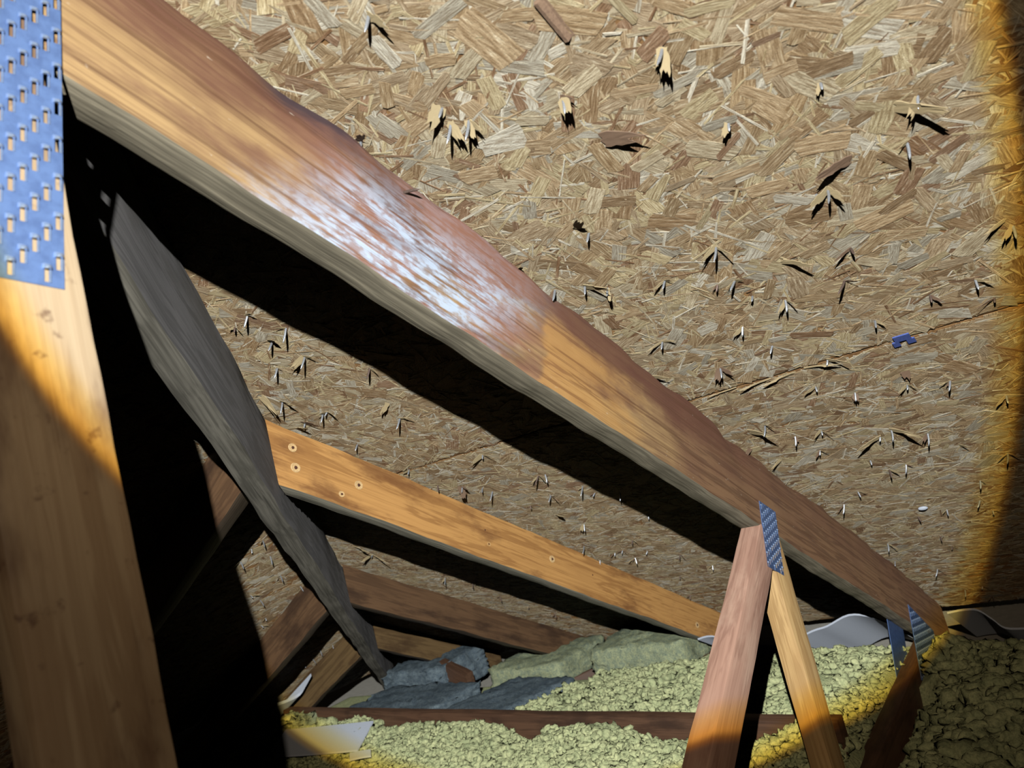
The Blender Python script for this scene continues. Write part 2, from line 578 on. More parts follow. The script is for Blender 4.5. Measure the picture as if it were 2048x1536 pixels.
def strands(poly, count, kind, bias):
    """centres, half sizes, angles and heights of random strands in (a, b)"""
    p = np.array(poly); lo, hi = p.min(0), p.max(0)
    P = rng.uniform(lo, hi, (int(count * 2.5) + 10, 2))
    P = P[inside(poly, P)][:count]
    n = len(P)
    if kind == 'wide':
        L = np.clip(rng.lognormal(math.log(0.032), 0.42, n), 0.012, 0.075)
        Wd = np.clip(L * rng.uniform(0.22, 0.7, n), 0.004, 0.022)
    else:
        L = np.clip(rng.lognormal(math.log(0.030), 0.5, n), 0.008, 0.09)
        Wd = rng.uniform(0.0009, 0.0035, n)
    ang = rng.normal(math.radians(90), math.radians(bias), n)      # 90 deg lies along the sheet
    h = rng.uniform(0.0002, 0.0015, n) if kind == 'wide' else rng.uniform(0.0006, 0.0019, n)
    ea = 0.55 * (np.abs(L * np.cos(ang)) + np.abs(Wd * np.sin(ang)))
    P[:, 0] = np.clip(P[:, 0], lo[0] + ea, hi[0] - ea)
    col = PAL[rng.choice(len(PAL), n, p=PW)] * rng.uniform(0.84, 1.14, (n, 1))
    if kind != 'wide': col = PAL[rng.choice([0, 3, 5, 5, 7, 9, 9, 8], n)] * rng.uniform(0.9, 1.2, (n, 1))
    return P, L, Wd, ang, h, col


def strand_arrays(S, org, e1, e2, e3):
    P, L, Wd, ang, h, col = S
    n = len(P)
    cu = np.array([[-1, -1], [1, -1], [1, 1], [-1, 1]], float)
    cu = cu[None] * np.stack([L / 2, Wd / 2], 1)[:, None]
    cu[:, :, 0] += rng.uniform(-0.22, 0.22, (n, 4)) * np.minimum(L, 2.0 * Wd)[:, None]
    cu[:, :, 1] += rng.uniform(-0.12, 0.12, (n, 4)) * Wd[:, None]
    uvs = cu + rng.uniform(0, 40, (n, 1, 2))
    ca, sa = np.cos(ang)[:, None], np.sin(ang)[:, None]
    q = np.stack([cu[:, :, 0] * ca - cu[:, :, 1] * sa, cu[:, :, 0] * sa + cu[:, :, 1] * ca], 2) + P[:, None]
    tilt = rng.normal(0, 0.008, (n, 1)) * cu[:, :, 0] + rng.normal(0, 0.02, (n, 1)) * cu[:, :, 1]
    hh = np.maximum(h[:, None] + tilt, -0.0004)
    o, a, b, c_ = (np.array(v) for v in (org, e1, e2, e3))
    top = o + q[..., :1] * a + q[..., 1:] * b + hh[..., None] * c_
    bot = top - c_ * 0.0006
    V = np.concatenate([top, bot], 1).reshape(-1, 3)
    f = np.array([[0, 1, 2, 3], [0, 4, 5, 1], [1, 5, 6, 2], [2, 6, 7, 3], [3, 7, 4, 0]])
    Fc = (f[None] + (np.arange(n) * 8)[:, None, None]).reshape(-1, 4)
    uv8 = np.concatenate([uvs, uvs], 1)
    UVl = uv8[:, f].reshape(-1, 2)
    Cv = np.repeat(np.concatenate([col, np.ones((n, 1))], 1), 8, 0)
    return V, Fc, UVl, Cv


def strand_layer(sheet, sets, org, e1, e2, e3):
    parts = [strand_arrays(S, org, e1, e2, e3) for S in sets if len(S[0])]
    off = 0; V = []; Fc = []; U = []; Cc = []
    for v, f, u, c_ in parts:
        V.append(v); Fc.append(f + off); U.append(u); Cc.append(c_); off += len(v)
    me = np_mesh('strand_layer', np.concatenate(V), np.concatenate(Fc))
    uvl = me.uv_layers.new(name='UVMap')
    uvl.data.foreach_set('uv', np.concatenate(U).astype(np.float32).ravel())
    at = me.color_attributes.new('Col', 'FLOAT_COLOR', 'POINT')
    at.data.foreach_set('color', np.concatenate(Cc).astype(np.float32).ravel())
    o = mesh_obj('strand_layer', me, M['strand'], sheet)
    o['kind'] = 'stuff'
    return o


def poly_area(p):
    p = np.array(p); x, y = p[:, 0], p[:, 1]
    return 0.5 * abs(np.dot(x, np.roll(y, -1)) - np.dot(y, np.roll(x, -1)))


def clip_y(poly, ymin):
    out = []
    n = len(poly)
    for i in range(n):
        p, q = poly[i], poly[(i + 1) % n]
        fp, fq = p[1] - ymin, q[1] - ymin
        if fp >= 0: out.append(p)
        if (fp >= 0) != (fq >= 0):
            t = fp / (fp - fq); out.append((p[0] + (q[0] - p[0]) * t, ymin))
    return out


# single large strands: one mesh, scaled and tinted copies
def unit_strand(seed):
    r = random.Random(seed)
    bm = bmesh.new()
    out = []
    k = 4
    pts = [(-0.5, -0.5 + r.uniform(-.05, .1)), (r.uniform(-.2, .1), -0.5 + r.uniform(-.05, .05)), (0.5 - r.uniform(0, .12), -0.5 + r.uniform(0, .1)), (0.5, r.uniform(-.2, .2)),
           (0.5 - r.uniform(0, .15), 0.5), (r.uniform(-.1, .2), 0.5 - r.uniform(0, .08)), (-0.5 + r.uniform(0, .15), 0.5 - r.uniform(0, .1)), (-0.5 + r.uniform(-.03, .06), r.uniform(-.1, .2))]
    t = [bm.verts.new((x, y, 1)) for x, y in pts]
    b = [bm.verts.new((x, y, 0)) for x, y in pts]
    bm.faces.new(t)
    for i in range(8):
        j = (i + 1) % 8
        bm.faces.new((t[i], b[i], b[j], t[j]))
    uvl = bm.loops.layers.uv.new('UVMap')
    for f in bm.faces:
        for lo in f.loops: lo[uvl].uv = (lo.vert.co.x * 0.05, lo.vert.co.y * 0.014)
    me = bm_mesh('strand', bm)
    me.materials.append(M['strand_one'])
    return me


USTR = [unit_strand(i) for i in range(6)]


def frame_m(org, x, y, z):
    m = Matrix((x, y, z)).transposed().to_4x4(); m.translation = org
    return m


def single_strand(sheet, a, b, L, Wd, ang, h, col, fr):
    org, e1, e2, e3 = fr
    xd = e1 * math.cos(ang) + e2 * math.sin(ang)
    yd = e3.cross(xd)
    P = org + e1 * a + e2 * b + e3 * h
    m = frame_m(P, xd * L, yd * Wd, e3 * 0.0006)
    o = mesh_obj('strand', random.choice(USTR), None, sheet, m)
    o.color = (*col, 1)
    return o


FR1 = (O1, D1, EY, -N1)
FR2 = (O2, D2, Vector((1, 0, 0)), -N2)
for s, poly in SHEETS:
    pol = clip_y(poly, -0.30)
    A = poly_area(pol)
    near = pol[0][0] < 1.0
    far = min(p[0] for p in pol) > 2.1
    strand_layer(s, [strands(pol, int(A * (2600 if far else 8200)), 'wide', 62), strands(pol, int(A * (1500 if far else 5200)), 'thin', 55)], *FR1)
for s, poly in SHEETS2:
    A = poly_area(poly)
    strand_layer(s, [strands(poly, int(A * 3600), 'wide', 40), strands(poly, int(A * 2200), 'thin', 40)], *FR2)


def sheet_at(a, b):
    if b < YJ: return SHEETS[0][0] if a < SEAM_R else (SHEETS[1][0] if a < 2.23 else SHEETS[2][0])
    return SHEETS[3][0] if a < SEAM_L else (SHEETS[4][0] if a < 2.2 else SHEETS[5][0])


def ab(P):
    q = P - O1
    return q.dot(D1), q.dot(EY)


# the 260 strands that show largest: over the near sheet right of the chord
made = 0
while made < 260:
    px, py = random.uniform(430, 1990), random.uniform(0, 830)
    if py > 0.8 * (px - 370) - 20: continue
    a, b = ab(on_deck(px, py))
    if b > 0.46 or abs(a - SEAM_R) < 0.04: continue
    L = min(0.062, max(0.024, random.lognormvariate(math.log(0.037), 0.28)))
    single_strand(sheet_at(a, b), a, b, L, L * random.uniform(0.22, 0.55), random.gauss(math.radians(88), math.radians(52)), random.uniform(0.0009, 0.0015),
                  tuple(PAL[rng.choice(len(PAL), p=PW)] * rng.uniform(0.85, 1.12)), FR1)
    made += 1

# ------------------------------------------------------------------ nails and splinters pushed through the sheets
def nail_mesh(L, r, bend):
    bm = bmesh.new()
    rings = []
    for k, (t, rr) in enumerate(((-0.35, r), (0.0, r), (0.45, r), (0.78, r * 0.95), (0.92, r * 0.5), (1.0, r * 0.06))):
        c = Vector((bend * max(t, 0) ** 2, 0, L * t))
        rings.append([bm.verts.new(c + Vector((rr * math.cos(i * math.pi / 4), rr * math.sin(i * math.pi / 4), 0))) for i in range(8)])
    for i in range(len(rings) - 1):
        for j in range(8):
            bm.faces.new((rings[i][j], rings[i][(j + 1) % 8], rings[i + 1][(j + 1) % 8], rings[i + 1][j]))
    bm.faces.new(rings[0][::-1]); bm.faces.new(rings[-1])
    return bm_mesh('nail', bm, 40)


def splinter_mesh(seed):
    """a torn chip: thin ragged wedge hinged at its thick end, its free end split into uneven fingers"""
    r = random.Random(seed)
    bm = bmesh.new()
    n, m = 7, 6
    curl = r.uniform(0.0, 0.22)
    ends = [r.uniform(0.55, 1.12) for _ in range(m)]
    wl = [r.uniform(0.62, 1.05) for _ in range(n)]; wr = [r.uniform(0.62, 1.05) for _ in range(n)]
    top = []; bot = []
    for i in range(n):
        f = i / (n - 1)
        tr = []; br = []
        for j in range(m):
            v = j / (m - 1) * 2 - 1
            y = 0.5 * v * (wl[i] if v < 0 else wr[i]) * (1 - 0.25 * f * f)
            x = f * (1 - f) + f * f * ends[j] + (r.uniform(-.06, .06) if i == 0 else 0)
            z = f * f * curl + r.uniform(-.008, .008)
            tr.append(bm.verts.new((x, y, z + 0.06 * (1 - 0.6 * f)))); br.append(bm.verts.new((x, y, z)))
        top.append(tr); bot.append(br)
    for i in range(n - 1):
        for k in range(m - 1):
            bm.faces.new((top[i][k], top[i][k + 1], top[i + 1][k + 1], top[i + 1][k]))
            bm.faces.new((bot[i][k], bot[i + 1][k], bot[i + 1][k + 1], bot[i][k + 1]))
        bm.faces.new((top[i][0], top[i + 1][0], bot[i + 1][0], bot[i][0]))
        bm.faces.new((top[i][-1], bot[i][-1], bot[i + 1][-1], top[i + 1][-1]))
    for i in (0, n - 1):
        for k in range(m - 1):
            bm.faces.new((top[i][k], bot[i][k], bot[i][k + 1], top[i][k + 1]))
    return bm_mesh('splinter', bm)


NAILS = [nail_mesh(0.015, 0.0015, 0.0), nail_mesh(0.019, 0.0016, 0.002), nail_mesh(0.011, 0.0015, 0.001), nail_mesh(0.023, 0.0016, 0.004)]
for i, m_ in enumerate(NAILS): m_.materials.append(M['nail'])
NAILS_D = []
for m_ in NAILS:
    d_ = m_.copy(); d_.materials.clear(); d_.materials.append(M['nail_dull']); NAILS_D.append(d_)
SPL = [splinter_mesh(i) for i in range(6)]
SPL_B = []
for m_ in SPL:
    m_.materials.append(M['splinter'])
    d_ = m_.copy(); d_.materials.clear(); d_.materials.append(M['splinter_b']); SPL_B.append(d_)


def add_nail(P, fr, sheet, k=None, lean=0.25, dull=False, scale=1.0):
    org, e1, e2, e3 = fr
    z = (e3 + e1 * random.uniform(-lean, lean) + e2 * random.uniform(-lean, lean)).normalized()
    x = e1.cross(z).normalized(); y = z.cross(x)
    k = random.randrange(4) if k is None else k
    return mesh_obj('nail', (NAILS_D if dull else NAILS)[k], None, sheet, frame_m(P, x * scale, y * scale, z * scale))


def add_splinter(P, fr, sheet, L, Wd, ang, lift, brown=False, k=None):
    """hinged at P, running at ang in the slope (0 = down slope, 90 = along it), its free end lifted"""
    org, e1, e2, e3 = fr
    u = e1 * math.cos(math.radians(ang)) + e2 * math.sin(math.radians(ang))
    v = e3.cross(u)
    x = u * math.cos(math.radians(lift)) + e3 * math.sin(math.radians(lift))
    z = x.cross(v)
    k = random.randrange(6) if k is None else k
    return mesh_obj('splinter', (SPL_B if brown else SPL)[k], None, sheet, frame_m(P + e3 * 0.0015, x * L, v * Wd, z * L * 0.5))


# large torn spots that can be told apart: pixel, nails, splinters (length, width, angle, lift, brown)
BIG = [
    (738, 30, 1, [(0.020, 0.010, -60, 30, 0)]), (1325, 95, 1, [(0.022, 0.010, 20, 30, 0), (0.014, 0.006, 60, 25, 0)]),
    (885, 215, 1, [(0.022, 0.014, 80, 22, 0)]), (902, 245, 1, [(0.020, 0.010, -10, 28, 0)]), (938, 240, 1, [(0.016, 0.007, -50, 30, 0), (0.014, 0.008, 10, 30, 0)]),
    (1125, 195, 1, [(0.018, 0.013, -20, 48, 0), (0.014, 0.008, -70, 25, 1)]), (1205, 275, 0, [(0.038, 0.018, -72, 14, 1)]), (1640, 165, 1, [(0.010, 0.005, 40, 30, 0)]),
    (1790, 208, 0, [(0.036, 0.014, -82, 24, 0)]), (1835, 190, 1, [(0.018, 0.008, 60, 30, 0)]), (1456, 245, 1, [(0.013, 0.008, 60, 40, 0)]), (1814, 285, 1, [(0.010, 0.005, 120, 25, 0)]),
    (1700, 318, 0, [(0.030, 0.013, 110, 16, 1)]), (1655, 378, 2, [(0.024, 0.012, 95, 28, 0), (0.018, 0.010, -60, 35, 0)]), (722, 282, 1, [(0.020, 0.008, -120, 20, 1)]),
    (1155, 455, 0, [(0.034, 0.010, -140, 16, 0)]), (1178, 465, 1, []), (1040, 538, 0, [(0.018, 0.006, -130, 20, 0)]), (1432, 492, 1, [(0.024, 0.007, 90, 24, 0), (0.018, 0.005, -70, 30, 0)]),
    (1170, 570, 1, [(0.032, 0.012, -92, 20, 0)]), (1215, 575, 1, [(0.014, 0.006, 0, 50, 0)]), (1565, 520, 0, [(0.034, 0.009, -78, 20, 0)]), (1570, 598, 1, [(0.016, 0.006, 60, 28, 0), (0.016, 0.005, -80, 30, 0)]),
    (1325, 682, 1, [(0.026, 0.005, 92, 14, 0), (0.022, 0.006, -90, 12, 0)]), (1285, 752, 0, [(0.042, 0.012, -86, 14, 0)]), (1440, 735, 1, [(0.026, 0.012, 40, 22, 1), (0.022, 0.012, -50, 24, 1)]),
    (1655, 718, 1, [(0.030, 0.010, -88, 22, 0)]), (1710, 785, 1, [(0.014, 0.010, 20, 40, 1)]), (1814, 768, 1, [(0.018, 0.008, 80, 26, 0), (0.014, 0.007, -90, 25, 0)]), (1810, 742, 0, [(0.020, 0.014, 10, 18, 1)]),
    (2012, 790, 1, [(0.020, 0.008, 70, 22, 0)]), (1500, 862, 0, [(0.044, 0.020, -80, 18, 0)]), (1530, 850, 1, [(0.020, 0.012, -100, 26, 0)]), (1642, 860, 1, [(0.022, 0.008, 80, 30, 0), (0.022, 0.008, -90, 30, 0)]),
    (1760, 872, 1, [(0.042, 0.014, 100, 20, 0)]), (1782, 858, 1, [(0.046, 0.014, -80, 20, 0)]), (1855, 866, 1, [(0.018, 0.010, 60, 30, 1)]), (2015, 905, 1, [(0.022, 0.006, 90, 24, 0), (0.022, 0.006, -70, 24, 0)]),
    (1918, 888, 0, [(0.020, 0.010, -90, 30, 0)]), (2025, 450, 1, [(0.016, 0.008, 60, 28, 0)]), (2010, 437, 0, [(0.022, 0.006, 88, 16, 0)]),
    (525, 792, 0, [(0.040, 0.016, 0, 22, 0)]), (565, 802, 1, [(0.036, 0.010, -88, 18, 0)]), (610, 712, 1, [(0.030, 0.012, 90, 20, 0), (0.028, 0.008, -80, 18, 0)]), (545, 682, 1, [(0.032, 0.012, -110, 18, 0)]),
    (655, 822, 2, [(0.026, 0.010, -90, 24, 0), (0.022, 0.010, 160, 24, 0)]), (596, 855, 0, [(0.056, 0.014, -105, 16, 0)]), (610, 845, 1, [(0.036, 0.022, -90, 16, 1)]), (775, 804, 0, [(0.026, 0.010, 70, 24, 0)]),
    (965, 908, 1, [(0.040, 0.012, 85, 16, 0), (0.026, 0.010, -80, 20, 0)]), (800, 835, 1, [(0.034, 0.006, -90, 12, 0)]), (655, 890, 1, [(0.024, 0.008, 140, 30, 0)]), (495, 630, 1, [(0.030, 0.006, -100, 14, 0)]), (572, 655, 1, [(0.020, 0.006, 170, 20, 0)]),
    (925, 972, 1, [(0.030, 0.018, 30, 26, 1), (0.024, 0.014, -100, 26, 1)]), (1115, 1028, 0, [(0.034, 0.016, -120, 20, 0)]), (1168, 1048, 1, [(0.022, 0.012, 60, 28, 0)]),
    (710, 1092, 0, [(0.050, 0.016, -80, 16, 0)]), (745, 1108, 1, [(0.050, 0.012, -60, 22, 0), (0.040, 0.012, 100, 22, 0)]),
    (1500, 895, 0, [(0.020, 0.010, 60, 26, 1)]), (1560, 918, 0, [(0.024, 0.007, 70, 20, 0)]), (1590, 872, 1, [(0.014, 0.008, 0, 30, 1)]),
]
for px, py, nn, spl in BIG:
    P = on_deck(px, py)
    a, b = ab(P)
    s = sheet_at(a, b)
    for k in range(nn):
        add_nail(P + EY * (0.012 * k), FR1, s, lean=0.2)
    for (L, Wd, ang, lift, br) in spl:
        k_ = 1.2 if py < 620 else 1.0
        add_splinter(P + D1 * random.uniform(-.003, .001), FR1, s, L * k_, Wd * k_, ang, lift * k_ * 1.1, bool(br))
SMALL = [(1110, 580), (1435, 568), (1505, 592), (1485, 652), (1700, 495), (1950, 558), (1988, 594), (1630, 772), (1640, 900), (1740, 920), (1778, 938), (1812, 928), (1960, 960),
         (1715, 982), (1688, 1008), (1620, 1000), (1835, 1032), (1893, 1018), (1960, 1000), (1880, 1072), (1905, 1092), (1775, 1086), (1790, 1122), (1775, 1140), (1875, 1138), (1965, 1172), (1985, 1190),
         (1930, 1180), (1985, 1020), (555, 735), (715, 888), (740, 735), (818, 940), (965, 975), (985, 982), (1077, 950), (1090, 948), (1102, 990), (1060, 1010), (1165, 972), (1190, 985), (1168, 1092), (1265, 1078),
         (1230, 1105), (1245, 1100), (1270, 1115), (1360, 1108), (1425, 1130), (1295, 1102), (1360, 1152), (1200, 1120), (1215, 1142), (1380, 1190), (1330, 1178), (945, 1165), (1000, 1192), (1058, 1212), (1110, 1226), (890, 1155),
         (650, 905), (875, 970), (955, 1020), (470, 652), (1240, 985), (1297, 1030), (1470, 560), (1690, 560), (1860, 590), (1545, 690), (1900, 760), (1330, 560), (1750, 640)]
for px, py in SMALL:
    P = on_deck(px, py)
    a, b = ab(P)
    s = sheet_at(a, b)
    add_nail(P, FR1, s, lean=0.35, dull=random.random() < 0.3)
    for k in range(random.choice((0, 1, 1, 2))):
        add_splinter(P, FR1, s, random.uniform(0.010, 0.024), random.uniform(0.004, 0.009), random.choice((85, -85)) + random.uniform(-35, 35), random.uniform(14, 34), random.random() < 0.35)
for px, py in [(503, 1098), (480, 1122), (525, 1080), (540, 1112), (560, 1150), (500, 1190), (520, 1200), (600, 1172), (615, 1195), (522, 1250), (530, 1235), (680, 1248), (665, 1290), (640, 1300), (625, 1318), (610, 1330)]:
    P = on_deck2(px, py)
    a = (P - O2).dot(D2)
    s = SHEETS2[0][0] if a < 1.02 else (SHEETS2[1][0] if a < 2.1 else SHEETS2[2][0])
    add_nail(P, FR2, s, lean=0.3)
    if random.random() < 0.6: add_splinter(P, FR2, s, random.uniform(0.014, 0.03), random.uniform(0.005, 0.01), random.choice((85, -85)) + random.uniform(-30, 30), 22)

# torn strip with a dark groove at the top of the near sheet
Pg = on_deck(1076, -4); Pe = on_deck(1138, 74)
u = (Pe - Pg); Lg = u.length; u.normalize(); v = (-N1).cross(u)
bm = bmesh.new()
rs = []
for i in range(9):
    f = i / 8
    rs.append([bm.verts.new((Lg * f, y_ + random.uniform(-.0004, .0004), z_ * (1 - 0.2 * f))) for y_, z_ in ((-.0045, 0), (-.004, .0045), (-.0005, .006), (.0035, .001), (.006, .0012), (.0065, 0))])
for i in range(8):
    for j in range(5): bm.faces.new((rs[i][j], rs[i][j + 1], rs[i + 1][j + 1], rs[i + 1][j]))
bm.faces.new(rs[0]); bm.faces.new(rs[-1][::-1])
mesh_obj('torn_strip', bm_mesh('torn_strip', bm), M['splinter_b'], SHEETS[0][0], frame_m(Pg - N1 * 0.001, u, v, -N1))

# torn slivers along the seams, and the metal panel clip astride the seam
for k in range(4):
    b = random.uniform(0.2, 0.47)
    add_splinter(dk(SEAM_R + random.uniform(-.003, .003), b), FR1, SHEETS[0][0] if k % 2 else SHEETS[1][0], random.uniform(0.02, 0.05), random.uniform(0.002, 0.004), random.choice((86, -86)) + random.uniform(-8, 8), random.uniform(1, 5), random.random() < 0.4)
Pc = on_deck(1805, 672)
a, b = ab(Pc)
bm = bmesh.new()
for (u0, u1, v0, v1) in ((-0.010, 0.000, -0.0085, 0.0105), (0.000, 0.0085, -0.0115, -0.002), (0.000, 0.0085, 0.0065, 0.0145)):
    for (x0, x1, y0, y1, z0, z1) in ((u0, u1, v0, v1, 0.0022, 0.0040),):
        vs = [bm.verts.new((x, y, z)) for z in (z0, z1) for x, y in ((x0, y0), (x1, y0), (x1, y1), (x0, y1))]
        for f in ((0, 3, 2, 1), (4, 5, 6, 7), (0, 1, 5, 4), (1, 2, 6, 5), (2, 3, 7, 6), (3, 0, 4, 7)): bm.faces.new([vs[i] for i in f])
mesh_obj('panel_clip', bm_mesh('panel_clip', bm), M['clip'], SHEETS[0][0], frame_m(dk(SEAM_R, b), D1 * 1.5, EY * 1.1, -N1))['label'] = 'small blue metal clip on the board seam'
bm = bmesh.new()
bmesh.ops.create_uvsphere(bm, u_segments=10, v_segments=6, radius=0.010)
Pw = on_deck(1845, 1013)
o = mesh_obj('nail_cap', bm_mesh('nail_cap', bm, 60), M['foam'], SHEETS[1][0], frame_m(Pw - N1 * 0.004, D1 * 0.7, EY * 1.0, -N1 * 0.4))
o['label'] = 'small white blob on the board'

# ------------------------------------------------------------------ the truss
YF = 0.483                                   # face of the truss turned to the lens
TT = 0.038
truss = empty('roof_truss', W(0.2185, YF + TT / 2, -0.77), 'timber truss in front with orange frost-bleached sloping chord, upright post and toothed metal plates', 'truss')


def wane_fn(t):
    """how much of the chord's upper front corner is bark wane (in, down)"""
    w = 0.004
    w += 0.012 * max(0, math.sin(t * 5.2 + 0.9)) + 0.004 * math.sin(t * 23) + 0.0025 * math.sin(t * 61 + 1)
    w += 0.010 * math.exp(-((t - 0.20) / 0.05) ** 2) - 0.010 * math.exp(-((t - 0.30) / 0.04) ** 2)
    w += 0.010 * math.exp(-((t - 1.17) / 0.03) ** 2)
    w = max(w, 0.001)
    return 0.6 * w, 1.6 * w


chord_top = CAM + N1 * DK + EY * (YF + TT / 2) - N1 * 0.001
beam('top_chord', chord_top, D1, N1, TT, 0.143, ((W(0.2560, 0, 0), Vector((1, 0, 0))), (W(2.62, 0, 0), Vector((1, 0, 0)))), M['chord'], truss, seg=160, wane=wane_fn, wobble=0.0012, seed=1)
beam('post', W(0.2185, YF + TT / 2, 0), Vector((0, 0, -1)), Vector((1, 0, 0)), TT, 0.0735, ((W(0, 0, 0.515), Vector((0, 0, 1))), (W(0, 0, -0.68), Vector((0, 0, 1)))), M['post'], truss, seg=50, seed=2).location.x += 0.0368
# slanting web: runs from the chord joint down towards the lens
w1d = Vector((-0.417, 0, -0.223)).normalized(); w1n = Vector((-0.4716, 0, 0.8818))
beam('web', W(1.324, YF + TT / 2, -0.181), w1d, w1n, TT, 0.066, ((W(1.3345, 0, -0.18), Vector((1, 0, 0))), (W(0.4, 0, -0.684), Vector((0, 0, 1)))), M['web_red'], truss, seg=40, seed=3)
w2d = Vector((-0.02, 0, -1)).normalized()
beam('web', W(1.336, YF + TT / 2, -0.30), w2d, Vector((-1, 0, 0)), TT, 0.066, ((W(1.336, 0, -0.1795), N1), (W(1.33, 0, -0.684), Vector((0, 0, 1)))), M['web_tan'], truss, seg=30, seed=4)
beam('bottom_chord', W(0.9, YF + TT / 2, -0.684), Vector((1, 0, 0)), Vector((0, 0, 1)), TT, 0.086, ((W(-0.9, 0, 0), Vector((1, 0, 0))), (W(2.35, 0, 0), Vector((1, 0, 0)))), M['dark'], truss, seg=40, seed=5)


def tooth_mesh(sl, sw):
    """the hood left where a tooth was punched and the pressed rim beside its slot"""
    bm = bmesh.new()
    n = 7
    rings = []
    for i in range(5):
        f = i / 4
        z0 = sl * 0.5 + sw * 0.3 - f * sw * 1.3
        hgt = sw * (0.2 + 1.05 * math.sin(f * math.pi * 0.5 + 0.25))
        rings.append([bm.verts.new((sw * 0.95 * math.cos(math.pi * k / (n - 1)), -hgt * math.sin(math.pi * k / (n - 1)), z0)) for k in range(n)])
    for i in range(4):
        for k in range(n - 1): bm.faces.new((rings[i][k], rings[i][k + 1], rings[i + 1][k + 1], rings[i + 1][k]))
    inner = [bm.verts.new((v.co.x * 0.55, v.co.y * 0.5, v.co.z)) for v in rings[-1]]
    for k in range(n - 1): bm.faces.new((rings[-1][k], rings[-1][k + 1], inner[k + 1], inner[k]))
    # rim along the right side of the slot
    prof = [(sw * 0.55, 0), (sw * 0.75, -sw * 0.32), (sw * 1.05, 0)]
    a = [bm.verts.new((x, y, sl * 0.25)) for x, y in prof]
    b = [bm.verts.new((x, y * 0.5, -sl * 0.5)) for x, y in prof]
    for k in range(2): bm.faces.new((a[k], a[k + 1], b[k + 1], b[k]))
    return bm_mesh('tooth', bm, 50)


def plate(name, org, xd, zd, w, hgt, cols, period, sl, sw, thick, label, shape=None, stag=3, margin=0.6):
    """A pressed metal plate lying on the truss face (y = org.y), slots really cut through, hoods as parts. org is its lower left corner."""
    yd = zd.cross(xd)
    pitch = w / cols
    bm = bmesh.new()

    def box(x0, x1, z0, z1):
        if z1 - z0 < 1e-5 or x1 - x0 < 1e-5: return
        vs = [bm.verts.new((x, y, z)) for y in (0, -thick) for x, z in ((x0, z0), (x1, z0), (x1, z1), (x0, z1))]
        for f in ((0, 3, 2, 1), (4, 5, 6, 7), (0, 1, 5, 4), (1, 2, 6, 5), (2, 3, 7, 6), (3, 0, 4, 7)): bm.faces.new([vs[i] for i in f])
    teeth = []
    x_prev = 0.0
    for c_ in range(cols):
        xc = (c_ + 0.5) * pitch
        box(x_prev, xc - sw / 2, 0, hgt)
        x_prev = xc + sw / 2
        z = 0.0
        zc = period * ((c_ % stag) / stag) + (0.30 if stag == 3 else 0.2) * period
        while zc - sl / 2 < hgt:
            lo, hi = max(zc - sl / 2, 0), min(zc + sl / 2, hgt)
            box(xc - sw / 2, xc + sw / 2, z, lo)
            z = hi
            if hi < hgt: teeth.append((xc, zc))
            zc += period
        box(xc - sw / 2, xc + sw / 2, z, hgt)
    box(x_prev, w, 0, hgt)
    me = bm_mesh(name, bm)
    o = mesh_obj(name, me, M['plate'], truss, frame_m(org, xd, yd, zd))
    o['label'] = label
    tm = tooth_mesh(sl, sw); tm.materials.append(M['tooth'])
    for xc, zc in teeth:
        mesh_obj('tooth', tm, None, o, frame_m(org + xd * xc + zd * zc + yd * -thick, xd, yd, zd))
    return o


ang = math.radians(9.0)
zA = Vector((math.sin(ang), 0, math.cos(ang))); xA = Vector((math.cos(ang), 0, -math.sin(ang)))
# near plate at the peak: right edge through (0.241, 0.191) and (0.276, 0.411)
wA = 0.0765
plate('connector_plate', W(0.2405, YF - 0.0002, 0.1905) - xA * wA, xA, zA, wA, 0.300, 11, 0.0286, 0.0112, 0.0029, 0.0010, 'bluish galvanised toothed plate over the peak of the truss')
# joint plate on the chord above the two webs
zB = Vector((0.42, 0, 0.84)).normalized(); xB = Vector((0.84, 0, -0.42)).normalized()
plate('connector_plate', W(1.303, YF - 0.0002, -0.244), xB, zB, 0.072, 0.117, 8, 0.017, 0.0085, 0.0022, 0.0010, 'small toothed plate joining two webs to the chord')
# heel plate
zC = Vector((0.55, 0, 0.835)).normalized(); xC = Vector((0.835, 0, -0.55)).normalized()
plate('connector_plate', W(2.10, YF - 0.0002, -0.72), xC, zC, 0.235, 0.19, 14, 0.020, 0.010, 0.0026, 0.0010, 'toothed plate at the low end of the chord')
bm = bmesh.new()
bmesh.ops.create_cube(bm, size=1.0)
for v_ in bm.verts: v_.co = Vector((v_.co.x * 0.14, v_.co.y * 0.0012, v_.co.z * 0.19))
mesh_obj('connector_plate', bm_mesh('connector_plate', bm), M['plate'], truss, frame_m(W(2.14, YF + TT + 0.0008, -0.66), xC, EY, zC))
# a bent nail driven through the chord edge
add_nail(on_plane(808, 385, EY, YF), (O1, D1, EY, Vector((0, -1, 0))), truss, 1, 0.3, True)

# ------------------------------------------------------------------ hip rafter and jack rafters
HP = Vector((1, -1, 0)).normalized()
HX = -0.288
hipdir = Vector((1, 1, -0.5)).normalized()
hc = W(1.0 + HX, 1.0, 0.6487 - 0.5 * (1.0 + HX)) - Vector((0, 0, 0.012))
hip = beam('hip_rafter', hc, hipdir, Vector((0, 0, 1)), TT, 0.165, ((W(0, YF + TT + 0.001, 0), EY), (W(0, 2.86, 0), EY)), M['grey'], None, seg=70, wobble=0.0018, round_=0.005, seed=6)
tag(hip, 'grey weathered hip rafter descending behind the truss chord', 'rafter')


